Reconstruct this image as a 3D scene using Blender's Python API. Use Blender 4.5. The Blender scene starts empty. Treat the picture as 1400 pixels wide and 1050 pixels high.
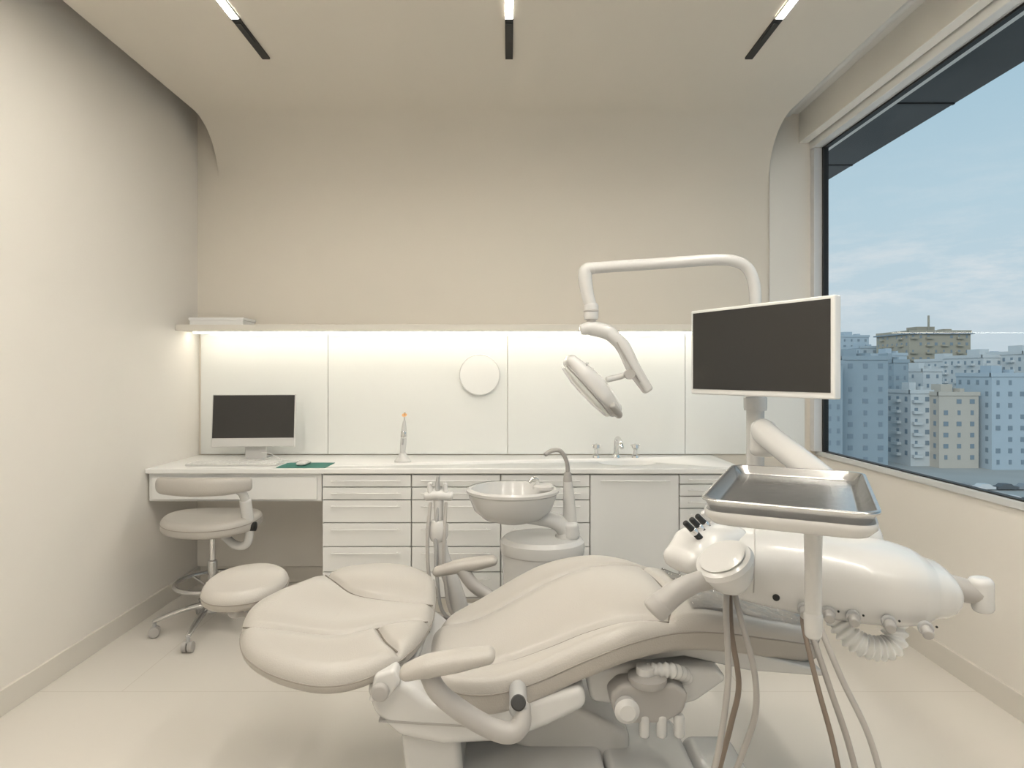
import bpy, bmesh, math, random
import numpy as np
from mathutils import Vector, Matrix, Euler
random.seed(4)
scene = bpy.context.scene
try:
    scene.view_settings.view_transform = 'Standard'
    scene.view_settings.look = 'None'
except Exception:
    pass

# ------------------------------------------------------------------ materials
def mat(name, col, rough=0.5, metal=0.0, noise=0.03, nscale=6.0, bump=0.0, bscale=200.0, coat=0.0, emis=None, estr=0.0, spec=0.5):
    m = bpy.data.materials.new(name); m.use_nodes = True
    nt = m.node_tree; N = nt.nodes; L = nt.links
    b = N['Principled BSDF']
    b.inputs['Roughness'].default_value = rough
    b.inputs['Metallic'].default_value = metal
    b.inputs['Specular IOR Level'].default_value = spec
    b.inputs['Coat Weight'].default_value = coat
    tc = N.new('ShaderNodeTexCoord')
    nz = N.new('ShaderNodeTexNoise'); nz.inputs['Scale'].default_value = nscale; nz.inputs['Detail'].default_value = 3
    L.new(tc.outputs['Object'], nz.inputs['Vector'])
    mx = N.new('ShaderNodeMix'); mx.data_type = 'RGBA'
    c = Vector(col[:3])
    mx.inputs['A'].default_value = (*(c * (1 - noise)), 1)
    mx.inputs['B'].default_value = (*[min(1, v) for v in (c * (1 + noise))], 1)
    L.new(nz.outputs['Fac'], mx.inputs['Factor'])
    L.new(mx.outputs['Result'], b.inputs['Base Color'])
    if bump > 0:
        n2 = N.new('ShaderNodeTexNoise'); n2.inputs['Scale'].default_value = bscale
        L.new(tc.outputs['Object'], n2.inputs['Vector'])
        bp = N.new('ShaderNodeBump'); bp.inputs['Strength'].default_value = bump; bp.inputs['Distance'].default_value = 0.002
        L.new(n2.outputs['Fac'], bp.inputs['Height']); L.new(bp.outputs['Normal'], b.inputs['Normal'])
    if emis:
        b.inputs['Emission Color'].default_value = (*emis, 1); b.inputs['Emission Strength'].default_value = estr
    return m

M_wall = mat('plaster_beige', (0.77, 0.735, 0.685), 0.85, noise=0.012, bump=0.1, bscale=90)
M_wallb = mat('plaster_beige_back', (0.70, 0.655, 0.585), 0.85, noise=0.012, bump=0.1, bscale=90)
M_pier_lit = mat('plaster_window_lit', (0.78, 0.755, 0.71), 0.8, noise=0.01)  # window glow on the pier, put into a paler plaster colour
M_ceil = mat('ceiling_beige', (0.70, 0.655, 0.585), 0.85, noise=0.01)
M_base = mat('baseboard_paint', (0.68, 0.645, 0.59), 0.5, noise=0.01)
M_white = mat('white_lacquer', (0.76, 0.76, 0.75), 0.3, noise=0.01)
M_cab = mat('cabinet_white', (0.74, 0.74, 0.73), 0.28, noise=0.01)
M_top = mat('solid_surface_white', (0.78, 0.78, 0.77), 0.22, noise=0.01)
M_glassb = mat('backpainted_glass', (0.74, 0.75, 0.735), 0.12, noise=0.005, coat=0.3)
M_plast = mat('abs_white', (0.60, 0.595, 0.585), 0.26, noise=0.01, coat=0.3)
M_plast2 = mat('abs_warm_grey', (0.39, 0.375, 0.36), 0.4, noise=0.02)
M_grey = mat('mechanism_grey', (0.38, 0.38, 0.38), 0.4, noise=0.05)
M_dark = mat('dark_gap', (0.03, 0.03, 0.03), 0.6)
M_black = mat('black_anodised', (0.012, 0.012, 0.012), 0.5)
M_screen = mat('screen_black', (0.030, 0.029, 0.028), 0.28, noise=0.01)
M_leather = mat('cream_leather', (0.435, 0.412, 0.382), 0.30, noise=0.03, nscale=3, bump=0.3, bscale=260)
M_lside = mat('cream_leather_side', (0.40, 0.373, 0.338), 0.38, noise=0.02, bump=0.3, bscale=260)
M_pipe = mat('leather_piping', (0.30, 0.275, 0.245), 0.5)
M_thread = mat('seam_thread', (0.19, 0.17, 0.145), 0.7)
M_chrome = mat('chrome', (0.75, 0.75, 0.75), 0.12, metal=1.0)
M_steel = mat('brushed_steel', (0.60, 0.60, 0.60), 0.26, metal=1.0, noise=0.10, nscale=30, bump=.15, bscale=60)
M_alu = mat('window_aluminium', (0.66, 0.67, 0.68), 0.4, metal=0.2)
M_hoseg = mat('hose_grey', (0.36, 0.34, 0.32), 0.45)
M_hoseb = mat('hose_brown', (0.22, 0.175, 0.14), 0.45)
M_hosew = mat('hose_light', (0.45, 0.43, 0.41), 0.45)
M_green = mat('mousepad_green', (0.03, 0.17, 0.14), 0.7)
M_orange = mat('orange_shield', (0.80, 0.45, 0.20), 0.3)
M_blind = mat('blind_fabric', (0.84, 0.82, 0.77), 0.8, bump=0.2, bscale=400)
M_led = mat('led_strip', (1, .9, .75), 0.5, emis=(1.0, 0.94, 0.835), estr=98)
M_led2 = mat('led_strip_shelf', (1, .9, .75), 0.5, emis=(1.0, 0.95, 0.82), estr=24)
M_conc = mat('soffit_concrete', (0.075, 0.08, 0.082), 0.9, noise=0.3, nscale=2)

# floor material: large format tiles
M_floor = bpy.data.materials.new('floor_tile'); M_floor.use_nodes = True
nt = M_floor.node_tree; N = nt.nodes; L = nt.links; b = N['Principled BSDF']
b.inputs['Roughness'].default_value = 0.22
tc = N.new('ShaderNodeTexCoord'); mp = N.new('ShaderNodeMapping'); mp.inputs['Location'].default_value = (0.3, 0.0, 0)
br = N.new('ShaderNodeTexBrick'); br.offset = 0.5
br.inputs['Scale'].default_value = 1; br.inputs['Brick Width'].default_value = 2.44; br.inputs['Row Height'].default_value = 1.22
br.inputs['Mortar Size'].default_value = 0.0013; br.inputs['Mortar Smooth'].default_value = 0.1
br.inputs['Color1'].default_value = (0.665, 0.635, 0.59, 1); br.inputs['Color2'].default_value = (0.665, 0.635, 0.59, 1)
br.inputs['Mortar'].default_value = (0.55, 0.51, 0.46, 1)
L.new(tc.outputs['Object'], mp.inputs['Vector']); L.new(mp.outputs['Vector'], br.inputs['Vector']); L.new(br.outputs['Color'], b.inputs['Base Color'])

# glass
def glass_mat(name, tint, rough=0.0, blend=0.25):
    m = bpy.data.materials.new(name); m.use_nodes = True
    nt = m.node_tree; N = nt.nodes; L = nt.links; N.clear()
    o = N.new('ShaderNodeOutputMaterial'); t = N.new('ShaderNodeBsdfTransparent'); t.inputs[0].default_value = (*tint, 1)
    g = N.new('ShaderNodeBsdfGlossy'); g.inputs['Roughness'].default_value = rough
    mx = N.new('ShaderNodeMixShader'); lw = N.new('ShaderNodeLayerWeight'); lw.inputs['Blend'].default_value = blend
    L.new(lw.outputs['Fresnel'], mx.inputs[0])
    L.new(t.outputs[0], mx.inputs[1]); L.new(g.outputs[0], mx.inputs[2]); L.new(mx.outputs[0], o.inputs[0])
    return m
M_glass = glass_mat('window_glass', (0.90, 0.955, 0.975), blend=0.13)
M_film = glass_mat('clear_film', (0.97, 0.97, 0.97), rough=0.06, blend=0.4)
nt = M_film.node_tree
nz = nt.nodes.new('ShaderNodeTexNoise'); nz.inputs['Scale'].default_value = 28; nz.inputs['Distortion'].default_value = 1.5
bp = nt.nodes.new('ShaderNodeBump'); bp.inputs['Strength'].default_value = 1.0; bp.inputs['Distance'].default_value = 0.02
tcf = nt.nodes.new('ShaderNodeTexCoord'); nt.links.new(tcf.outputs['Object'], nz.inputs['Vector'])
nt.links.new(nz.outputs['Fac'], bp.inputs['Height'])
for n in nt.nodes:
    if n.type == 'BSDF_GLOSSY': nt.links.new(bp.outputs['Normal'], n.inputs['Normal'])

# ------------------------------------------------------------------ helpers
def empty(name, loc=(0, 0, 0)):
    e = bpy.data.objects.new(name, None); e.empty_display_size = 0.1
    e.location = loc; scene.collection.objects.link(e)
    return e
def attach(o, parent):
    if parent is not None:
        o.parent = parent
        o.matrix_parent_inverse = Matrix.Translation(-Vector(parent.location))
    return o
def mk(name, verts, faces, m, parent=None, smooth=True, xf=None):
    me = bpy.data.meshes.new(name); me.from_pydata([tuple(v) for v in verts], [], faces); me.update()
    bm = bmesh.new(); bm.from_mesh(me); bmesh.ops.recalc_face_normals(bm, faces=bm.faces); bm.to_mesh(me); bm.free()
    if xf is not None: me.transform(xf)
    if smooth:
        for p in me.polygons: p.use_smooth = True
    o = bpy.data.objects.new(name, me); scene.collection.objects.link(o)
    if m: me.materials.append(m)
    attach(o, parent); return o
def box(name, x0, x1, y0, y1, z0, z1, m, parent=None, bevel=0.0, seg=3, xf=None):
    me = bpy.data.meshes.new(name); bm = bmesh.new()
    bmesh.ops.create_cube(bm, size=1)
    for v in bm.verts:
        v.co = Vector(((x0 + x1) / 2 + v.co.x * (x1 - x0), (y0 + y1) / 2 + v.co.y * (y1 - y0), (z0 + z1) / 2 + v.co.z * (z1 - z0)))
    if bevel > 0:
        bmesh.ops.bevel(bm, geom=list(bm.edges), offset=bevel, segments=seg, affect='EDGES', profile=0.5)
    bm.to_mesh(me); bm.free()
    if xf is not None: me.transform(xf)
    o = bpy.data.objects.new(name, me); scene.collection.objects.link(o); me.materials.append(m)
    if bevel > 0:
        for p in me.polygons: p.use_smooth = True
        wn = o.modifiers.new('wn', 'WEIGHTED_NORMAL'); wn.keep_sharp = False
    attach(o, parent); return o
def prism(name, poly, y0, y1, m, parent=None, bevel=0.0, seg=4, xf=None):
    me = bpy.data.meshes.new(name); bm = bmesh.new()
    f = bm.faces.new([bm.verts.new((x, y0, z)) for x, z in poly])
    r = bmesh.ops.extrude_face_region(bm, geom=[f])
    for g in r['geom']:
        if isinstance(g, bmesh.types.BMVert): g.co.y = y1
    bmesh.ops.recalc_face_normals(bm, faces=bm.faces)
    if bevel > 0:
        bmesh.ops.bevel(bm, geom=list(bm.edges), offset=bevel, segments=seg, affect='EDGES', profile=0.5, clamp_overlap=True)
    bm.to_mesh(me); bm.free()
    if xf is not None: me.transform(xf)
    o = bpy.data.objects.new(name, me); scene.collection.objects.link(o); me.materials.append(m)
    if bevel > 0:
        for p in me.polygons: p.use_smooth = True
        wn = o.modifiers.new('wn', 'WEIGHTED_NORMAL')
    attach(o, parent); return o
def lathe(name, prof, m, loc=(0, 0, 0), parent=None, seg=48, rot=None, sy=1.0):
    V = []; F = []; n = len(prof)
    for i in range(seg):
        a = 2 * math.pi * i / seg
        for r, z in prof: V.append((r * math.cos(a), r * math.sin(a) * sy, z))
    for i in range(seg):
        j = (i + 1) % seg
        for k in range(n - 1): F.append((i * n + k, j * n + k, j * n + k + 1, i * n + k + 1))
    xf = Matrix.Translation(loc) @ (rot.to_4x4() if rot is not None else Matrix.Identity(4))
    o = mk(name, V, F, m, parent, True, xf)
    bm = bmesh.new(); bm.from_mesh(o.data); bmesh.ops.remove_doubles(bm, verts=bm.verts, dist=1e-6); bmesh.ops.recalc_face_normals(bm, faces=bm.faces)
    for e in bm.edges:
        if len(e.link_faces) == 2 and e.calc_face_angle(0) > 0.6: e.smooth = False
    bm.to_mesh(o.data); bm.free()
    for p in o.data.polygons: p.use_smooth = True
    wn = o.modifiers.new('wn', 'WEIGHTED_NORMAL'); wn.keep_sharp = True
    return o
def cat(P, t):
    n = len(P) - 1; s = min(max(t, 0), 1) * n; i = min(int(s), n - 1); u = s - i
    p1 = P[i]; p2 = P[i + 1]; p0 = P[i - 1] if i > 0 else p1 * 2 - p2; p3 = P[i + 2] if i + 2 <= n else p2 * 2 - p1
    return 0.5 * ((2 * p1) + (p2 - p0) * u + (2 * p0 - 5 * p1 + 4 * p2 - p3) * u * u + (3 * p1 - p0 - 3 * p2 + p3) * u ** 3)
def sweep(name, pts, a, m, parent=None, b=None, up=(0, 0, 1), ex=2.0, ns=None, seg=20, cap=0.5, ribs=None, straight=False, xf=None):
    P = [np.array(p, float) for p in pts]; n = len(P)
    A = [a] * n if not hasattr(a, '__len__') else list(a)
    B = A if b is None else ([b] * n if not hasattr(b, '__len__') else list(b))
    if ns is None: ns = max(2, (n - 1) * 10)
    T = np.linspace(0, 1, ns + 1)
    if straight:
        C = [np.array([np.interp(t * (n - 1), range(n), [p[k] for p in P]) for k in range(3)]) for t in T]
    else: C = [cat(P, t) for t in T]
    aa = [np.interp(t * (n - 1), range(n), A) for t in T]; bb = [np.interp(t * (n - 1), range(n), B) for t in T]
    if ribs:
        aa = [v * (1 + ribs[1] * math.sin(t * ribs[0] * 2 * math.pi)) for v, t in zip(aa, T)]
        bb = [v * (1 + ribs[1] * math.sin(t * ribs[0] * 2 * math.pi)) for v, t in zip(bb, T)]
    tan = []
    for i in range(ns + 1):
        d = C[min(i + 1, ns)] - C[max(i - 1, 0)]; tan.append(d / (np.linalg.norm(d) + 1e-12))
    upv = np.array(up, float); s = np.cross(tan[0], upv)
    if np.linalg.norm(s) < 1e-3: s = np.cross(tan[0], np.array([0, 1, 0.0]))
    s /= np.linalg.norm(s); rings = []
    for i in range(ns + 1):
        s = s - tan[i] * np.dot(s, tan[i]); s /= np.linalg.norm(s); u = np.cross(s, tan[i])
        rings.append((C[i], s.copy(), u, aa[i], bb[i], tan[i]))
    def capr(r, sg):
        out = []; k = cap * min(r[3], r[4])
        for q in (0.25, 0.5, 0.72, 0.88, 0.97):
            th = q * math.pi / 2
            sc = math.cos(th) if cap >= 1 else 1 - (1 - math.cos(th)) * 1.0
            out.append((r[0] + sg * r[5] * k * math.sin(th), r[1], r[2], r[3] - (1 - sc) * min(r[3], r[4]) * min(1, cap) , r[4] - (1 - sc) * min(r[3], r[4]) * min(1, cap), r[5]))
        return out
    if cap > 0: rings = capr(rings[0], -1)[::-1] + rings + capr(rings[-1], 1)
    V = []; F = []
    for c, s, u, ra, rb, t in rings:
        for j in range(seg):
            th = 2 * math.pi * j / seg; cx = math.cos(th); cy = math.sin(th)
            x = math.copysign(abs(cx) ** (2 / ex), cx) * ra; y = math.copysign(abs(cy) ** (2 / ex), cy) * rb
            V.append(c + s * x + u * y)
    R = len(rings)
    for i in range(R - 1):
        for j in range(seg):
            k = (j + 1) % seg; F.append((i * seg + j, i * seg + k, (i + 1) * seg + k, (i + 1) * seg + j))
    F.append(tuple(range(seg))[::-1]); F.append(tuple((R - 1) * seg + j for j in range(seg)))
    return mk(name, V, F, m, parent, True, xf)
def closed_spline(pts, n):
    P = np.array(pts, float); m = len(P); out = []
    for i in range(n):
        s = i / n * m; k = int(s) % m; u = s - int(s)
        p0, p1, p2, p3 = P[k - 1], P[k], P[(k + 1) % m], P[(k + 2) % m]
        out.append(0.5 * ((2 * p1) + (p2 - p0) * u + (2 * p0 - 5 * p1 + 4 * p2 - p3) * u * u + (3 * p1 - p0 - 3 * p2 + p3) * u ** 3))
    return np.array(out)
def pad(name, outline, zf, thick, m, parent=None, seams=(), nr=70, nth=320, edge=0.025, center=None, gdepth=0.006, gw=0.006, mside=None):
    O = closed_spline(outline, nth); c = np.array(center) if center is not None else O.mean(axis=0)
    Rr = np.linalg.norm(O - c, axis=1)
    rings = []
    for i in range(1, nr + 1):
        rings.append(('t', i / nr, 0.0))
    for q in range(1, 7):
        th = q / 6 * math.pi / 2
        rings.append(('e', edge * (1 - math.sin(th)), edge * (1 - math.cos(th))))
    rings.append(('e', 0, thick - edge * 0.7))
    for q in range(1, 5):
        th = q / 4 * math.pi / 2
        rings.append(('e', edge * 0.7 * (1 - math.cos(th)), thick - edge * 0.7 * (1 - math.sin(th))))
    rings.append(('s', 0.5, thick)); 
    XY = [c]; drop = [0.0]
    for kind, v, d in rings:
        if kind == 't': sc = v * (1 - edge / Rr)
        elif kind == 'e': sc = 1 - v / Rr
        else: sc = np.full(nth, v)
        for k in range(nth):
            XY.append(c + (O[k] - c) * sc[k]); drop.append(d)
    XY = np.array(XY); drop = np.array(drop)
    Z = np.array([zf(p[0], p[1]) for p in XY])
    segs = []
    for s in seams:
        S = [np.array(p, float) for p in s]; Q = [cat(S, t) for t in np.linspace(0, 1, 40)]
        segs += list(zip(Q[:-1], Q[1:]))
    D = np.full(len(XY), 9.0)
    for p, q in segs:
        d = q - p; l2 = np.dot(d, d) + 1e-12
        t = np.clip(((XY - p) @ d) / l2, 0, 1)
        D = np.minimum(D, np.linalg.norm(XY - (p + t[:, None] * d), axis=1))
    top = drop < edge * 1.01
    Z = Z - drop - np.where(top, gdepth * np.exp(-(D / gw) ** 2) + 0.009 * np.exp(-(D / 0.035) ** 2), 0)
    V = [(XY[i][0], XY[i][1], Z[i]) for i in range(len(XY))]
    F = []
    for k in range(nth): F.append((0, 1 + k, 1 + (k + 1) % nth))
    R = len(rings)
    for i in range(R - 1):
        for k in range(nth):
            j = (k + 1) % nth; F.append((1 + i * nth + k, 1 + (i + 1) * nth + k, 1 + (i + 1) * nth + j, 1 + i * nth + j))
    F.append(tuple(1 + (R - 1) * nth + k for k in range(nth))[::-1])
    o = mk(name, V, F, m, parent)
    if mside:
        o.data.materials.append(mside)
        for p in o.data.polygons:
            ri = (p.index - nth) // nth
            if p.index >= nth and ri >= nr + 5: p.material_index = 1
    for si, s in enumerate(seams):
        S = [np.array(p, float) for p in s]; Q = [cat(S, t) for t in np.linspace(0, 1, 14)]
        pts = [(q[0], q[1], zf(q[0], q[1]) - gdepth - 0.0078) for q in Q]
        sweep('%s_seam_%d' % (name, si + 1), pts, 0.0024, M_thread, parent, seg=6, ns=60, cap=0)
    pts = [(O[k][0], O[k][1], zf(O[k][0], O[k][1]) - edge) for k in range(0, nth, 5)]
    pts.append(pts[0])
    sweep(name + '_piping', pts, 0.0022, M_pipe, parent, seg=6, ns=len(pts) * 2, cap=0)
    return o
def ellipse(cx, cy, rx, ry, n=16, ang=0.0, ex=2.0):
    out = []
    for i in range(n):
        t = 2 * math.pi * i / n; c = math.cos(t); s = math.sin(t)
        x = math.copysign(abs(c) ** (2 / ex), c) * rx; y = math.copysign(abs(s) ** (2 / ex), s) * ry
        out.append((cx + x * math.cos(ang) - y * math.sin(ang), cy + x * math.sin(ang) + y * math.cos(ang)))
    return out
RX = lambda a: Matrix.Rotation(math.radians(a), 3, 'X')
RY = lambda a: Matrix.Rotation(math.radians(a), 3, 'Y')
RZ = lambda a: Matrix.Rotation(math.radians(a), 3, 'Z')

# ------------------------------------------------------------------ room shell
XL, XR, YB, YF = -1.86, 1.85, 3.73, -1.6
box('floor', XL - .1, XR + .12, YF - .1, YB + .1, -0.1, 0, M_floor)
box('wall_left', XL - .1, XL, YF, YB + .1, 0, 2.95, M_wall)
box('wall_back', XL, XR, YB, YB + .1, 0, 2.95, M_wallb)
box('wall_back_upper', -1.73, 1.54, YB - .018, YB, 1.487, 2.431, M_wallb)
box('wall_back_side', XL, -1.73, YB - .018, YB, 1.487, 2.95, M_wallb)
box('wall_back_pier', 1.56, XR, YB - .006, YB, 1.487, 2.95, M_pier_lit)  # thin strip carrying the painted window glow
box('wall_front', XL - .1, XR + .1, YF - .1, YF, 0, 2.95, M_wall)
wr = empty('wall_right', (XR, 1, 0))
box('lower', XR, XR + .12, YF, YB + .1, 0, 0.765, M_wall, wr)
box('upper', XR, XR + .12, YF, YB + .1, 2.62, 2.95, M_wall, wr)
box('pier', XR, XR + .12, YF, -1.04, 0.765, 2.62, M_wall, wr)
ce = empty('ceiling', (0, 1, 2.7))
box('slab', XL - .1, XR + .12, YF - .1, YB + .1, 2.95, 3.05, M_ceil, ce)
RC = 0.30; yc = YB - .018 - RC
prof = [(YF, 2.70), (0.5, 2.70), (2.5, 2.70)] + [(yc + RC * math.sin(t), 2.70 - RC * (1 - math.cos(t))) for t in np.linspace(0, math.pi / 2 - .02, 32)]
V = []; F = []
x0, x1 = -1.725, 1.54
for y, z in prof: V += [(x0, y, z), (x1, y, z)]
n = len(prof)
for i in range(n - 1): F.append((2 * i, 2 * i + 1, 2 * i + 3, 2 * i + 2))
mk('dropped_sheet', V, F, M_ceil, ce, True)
for nm, xa, xb in (('edge_left', x0 - .012, x0), ('edge_right', x1, x1 + .012)):
    vv = []; ff = []
    for y, z in prof:
        vv += [(xa, y, z), (xb, y, z), (xb, min(y + .03 * (z < 2.699), YB - .018), z + .03), (xa, min(y + .03 * (z < 2.699), YB - .018), z + .03)]
    for i in range(len(prof) - 1):
        for j in range(4):
            l = (j + 1) % 4; ff.append((i * 4 + j, i * 4 + l, (i + 1) * 4 + l, (i + 1) * 4 + j))
    mk(nm, vv, ff, M_ceil, ce, False)
box('baseboard_left', XL, XL + .014, YF, YB, 0, 0.095, M_base, bevel=0.002)
box('baseboard_right', XR - .014, XR, YF, YB, 0, 0.095, M_base, bevel=0.002)
box('baseboard_back', XL + .014, XR - .014, YB - .014, YB, 0, 0.095, M_base, bevel=0.002)
# window
w = empty('window_1', (XR, 1.3, 1.6))
gx = XR + .012
ZT = 2.585
mk('glass', [(gx, -1.0, .80), (gx, YB - .01, .80), (gx, YB - .01, ZT), (gx, -1.0, ZT)], [(0, 1, 2, 3)], M_glass, w, False)
box('frame_bottom', XR - .012, gx + .03, -1.0, YB, 0.757, 0.785, M_alu, w, 0.003)
box('frame_top', XR - .006, gx + .03, -1.0, YB, ZT, 2.62, M_alu, w)
box('frame_back', XR - .045, gx + .03, YB - .05, YB, 0.785, ZT, M_alu, w, 0.003)
box('gasket_back', gx - .010, gx + .02, YB - .068, YB - .048, 0.785, ZT, M_black, w)
box('gasket_top', gx - .008, gx + .02, -1, YB - .05, ZT - .010, ZT, M_black, w)
box('gasket_bottom', gx - .008, gx + .02, -1, YB - .05, 0.785, 0.791, M_black, w)
box('frame_front', XR, gx + .03, -1.04, -1.0, 0.765, 2.62, M_alu, w)
# blind
bl = empty('roller_blind', (1.74, 1.3, 2.7))
box('cassette', 1.735, 1.79, -1.2, YB - .007, 2.625, 2.86, M_blind, bl, 0.004)
box('rail', 1.80, XR - .002, -1.2, YB - .007, 2.587, 2.70, M_white, bl, 0.004)
box('trim_lip', 1.69, 1.735, -1.2, YB - .007, 2.80, 2.84, M_white, bl, 0.003)
sweep('tube', [(1.655, -1.2, 2.80), (1.655, YB - .03, 2.80)], 0.028, M_white, bl, ns=2)
sf = empty('exterior_soffit', (2.3, 4, 2.9))
box('slab', 2.0, 2.66, -2, 8, 2.86, 3.1, M_conc, sf)
for k in range(7):
    box('joint_%d' % k, 2.0, 2.655, k * 1.1 + .4, k * 1.1 + .42, 2.852, 2.861, M_black, sf)

# ceiling tracks
for i, x in enumerate((-1.115, 0.0, 1.10)):
    t = empty('ceiling_track_light' + ('' if i == 0 else '.%03d' % i), (x, 1.5, 2.7))
    box('housing', x - .017, x + .017, 2.53, 2.855, 2.690, 2.699, M_black, t)
    box('spot_louvre', x - .011, x + .011, 2.56, 2.70, 2.686, 2.6905, M_dark, t)
    box('diffuser', x - .015, x + .015, -1.0, 2.53, 2.692, 2.699, M_led, t)
    box('trim_edge_a', x - .019, x - .0155, -1.0, 2.53, 2.690, 2.699, M_white, t)
    box('trim_edge_b', x + .0155, x + .019, -1.0, 2.53, 2.690, 2.699, M_white, t)

# ------------------------------------------------------------------ back wall elements
sp = empty('glass_backsplash', (0, YB, 1.1))
xs = [-1.845, -1.083, -0.009, 1.053, 1.77]
for i in range(4):
    box('panel_%d' % (i + 1), xs[i] + .0015, xs[i + 1] - .0015, YB - .012, YB - .001, 0.765, 1.484, M_glassb, sp, 0.001, 1)
sh = empty('wall_shelf', (0, 3.6, 1.5))
box('board', XL + .001, 1.54, 3.46, YB - .019, 1.487, 1.52, M_base, sh, 0.002)
box('led_strip', XL + .03, 1.50, 3.60, 3.615, 1.480, 1.487, M_led2, sh)
bx = empty('document_box', (-1.65, 3.55, 1.52))
box('lid', -1.80, -1.49, 3.49, 3.66, 1.545, 1.562, M_white, bx, 0.003)
box('body', -1.795, -1.495, 3.493, 3.655, 1.5205, 1.546, M_white, bx, 0.002)
wdsc = empty('wall_disc', (-.175, YB - .02, 1.24))
lathe('plate', [(0, 0.022), (.10, 0.022), (.116, 0.022), (.120, 0.018), (.120, 0.0), (0, 0.0)], M_white, (-.175, YB - .012, 1.24), wdsc, rot=RX(90), seg=64)
lathe('rim', [(.1195, 0.012), (.1225, 0.014), (.1225, 0.021), (.1185, 0.0235), (.1165, 0.022)], M_plast, (-.175, YB - .012, 1.24), wdsc, rot=RX(90), seg=64)

# counter
ct = empty('dental_cabinetry', (0, 3.45, 0))
topo = box('countertop', XL + .003, 1.21, 3.17, YB - .013, 0.736, 0.761, M_top, ct, 0.003)
cx, cy, rx, ry = .645, 3.40, .155, .115
V = []; F = []
for zz in (0.70, 0.80):
    for i in range(64):
        a = 2 * math.pi * i / 64; V.append((cx + rx * math.cos(a), cy + ry * math.sin(a), zz))
for i in range(64): F.append((i, (i + 1) % 64, 64 + (i + 1) % 64, 64 + i))
F.append(tuple(range(64))[::-1]); F.append(tuple(range(64, 128)))
cut = mk('cutter', V, F, None)
bo = topo.modifiers.new('b', 'BOOLEAN'); bo.object = cut; bo.operation = 'DIFFERENCE'; bo.solver = 'EXACT'
dg = bpy.context.evaluated_depsgraph_get(); me = bpy.data.meshes.new_from_object(topo.evaluated_get(dg)); topo.modifiers.clear(); topo.data = me
bpy.data.objects.remove(cut)
lathe('sink_basin', [(rx + .003, 0.7585), (rx - .004, .757), (rx - .018, .72), (rx * .7, .665), (rx * .3, .65), (0.02, .648), (0, .648)], M_top, (cx, cy, 0), ct, 64, sy=ry / rx)
lathe('sink_drain', [(0, .653), (.018, .653), (.022, .649)], M_chrome, (cx, cy, 0), ct, 24)
box('desk_apron', XL + .01, -.963, 3.195, 3.215, 0.595, 0.735, M_cab, ct, 0.002)
box('desk_drawer_front', XL + .03, -.985, 3.183, 3.196, 0.602, 0.715, M_cab, ct, 0.002)
box('desk_underside', XL + .01, -.963, 3.2, 3.70, 0.590, 0.604, M_cab, ct)
box('desk_rear_panel', XL + .003, -.963, 3.70, 3.713, 0.10, 0.736, M_wall, ct)
colx = [-.958, -.50, -.043, .414, .872, 1.20]
box('carcass_lower', -.96, 1.20, 3.205, 3.715, .085, .645, M_cab, ct)
box('carcass_left', -.96, .44, 3.205, 3.715, .645, .735, M_cab, ct)
box('carcass_right', .85, 1.20, 3.205, 3.715, .645, .735, M_cab, ct)
box('plinth', -.94, 1.18, 3.25, 3.70, 0.0, .085, M_base, ct)
box('shadow_gap', -.955, 1.195, 3.20, 3.2055, .09, .733, M_plast2, ct)
rowsA = [.065, .065, .118, .122, .13, .13]
def handle(xa, xb, z):
    sweep('handle', [(xa, 3.165, z), (xb, 3.165, z)], 0.0035, M_white, ct, ns=2, seg=10)
    for x in (xa + .02, xb - .02):
        sweep('handle_post', [(x, 3.165, z), (x, 3.187, z)], 0.003, M_white, ct, ns=2, seg=8)
for c in range(5):
    xa, xb = colx[c] + .003, colx[c + 1] - .003
    z = .728
    rows = rowsA if c != 3 else [.63]
    if c == 4: rows = [.05, .062, .062, .14, .15, .16]
    for k, h in enumerate(rows):
        box('drawer_%d_%d' % (c + 1, k + 1), xa, xb, 3.184, 3.203, z - h + .005, z, M_cab, ct, 0.002, 2)
        handle(xa + (.05 if c != 4 else .04), xb - .05, z - min(.028, h * .42))
        z -= h

fa = empty('basin_faucet', (.62, 3.6, .76))
lathe('body', [(0, 0), (.024, 0), (.022, .012), (.015, .02), (.014, .06), (0, .065)], M_chrome, (.62, 3.60, .761), fa)
sweep('spout', [(.62, 3.60, .80), (.62, 3.59, .86), (.625, 3.56, .875), (.63, 3.51, .855), (.632, 3.49, .83)], .013, M_chrome, fa)
for x in (.505, .73):
    lathe('tap_base', [(0, 0), (.022, 0), (.02, .012), (.011, .018), (.011, .05), (.02, .055), (.018, .075), (0, .08)], M_chrome, (x, 3.60, .761), fa)
    sweep('tap_lever', [(x - .022, 3.60, .83), (x + .022, 3.60, .83)], .006, M_chrome, fa, ns=2)

cl = empty('curing_light', (-.585, 3.42, .761))
lathe('dock', [(0, 0), (.045, 0), (.045, .008), (.036, .018), (.025, .03), (.018, .05), (0, .05)], M_plast, (-.585, 3.42, .761), cl, sy=.8)
sweep('handpiece', [(-.588, 3.42, .79), (-.582, 3.42, .86), (-.578, 3.42, .94), (-.576, 3.42, .985)], [.014, .017, .014, .008], M_plast, cl)
sweep('button', [(-.583, 3.40, .86), (-.579, 3.403, .89)], [.006, .005], M_grey, cl, ns=4)
sweep('grip_band', [(-.580, 3.42, .90), (-.579, 3.42, .925)], [.0175, .0165], M_chrome, cl, ns=2)
sweep('light_guide', [(-.576, 3.42, .985), (-.575, 3.42, 1.02), (-.572, 3.41, 1.035)], .004, M_chrome, cl)
lathe('orange_shield', [(0.004, 0), (.013, .004), (.014, .006), (.012, .007), (.004, .003)], M_orange, (-.575, 3.42, 1.015), cl, rot=RX(40))

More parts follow.
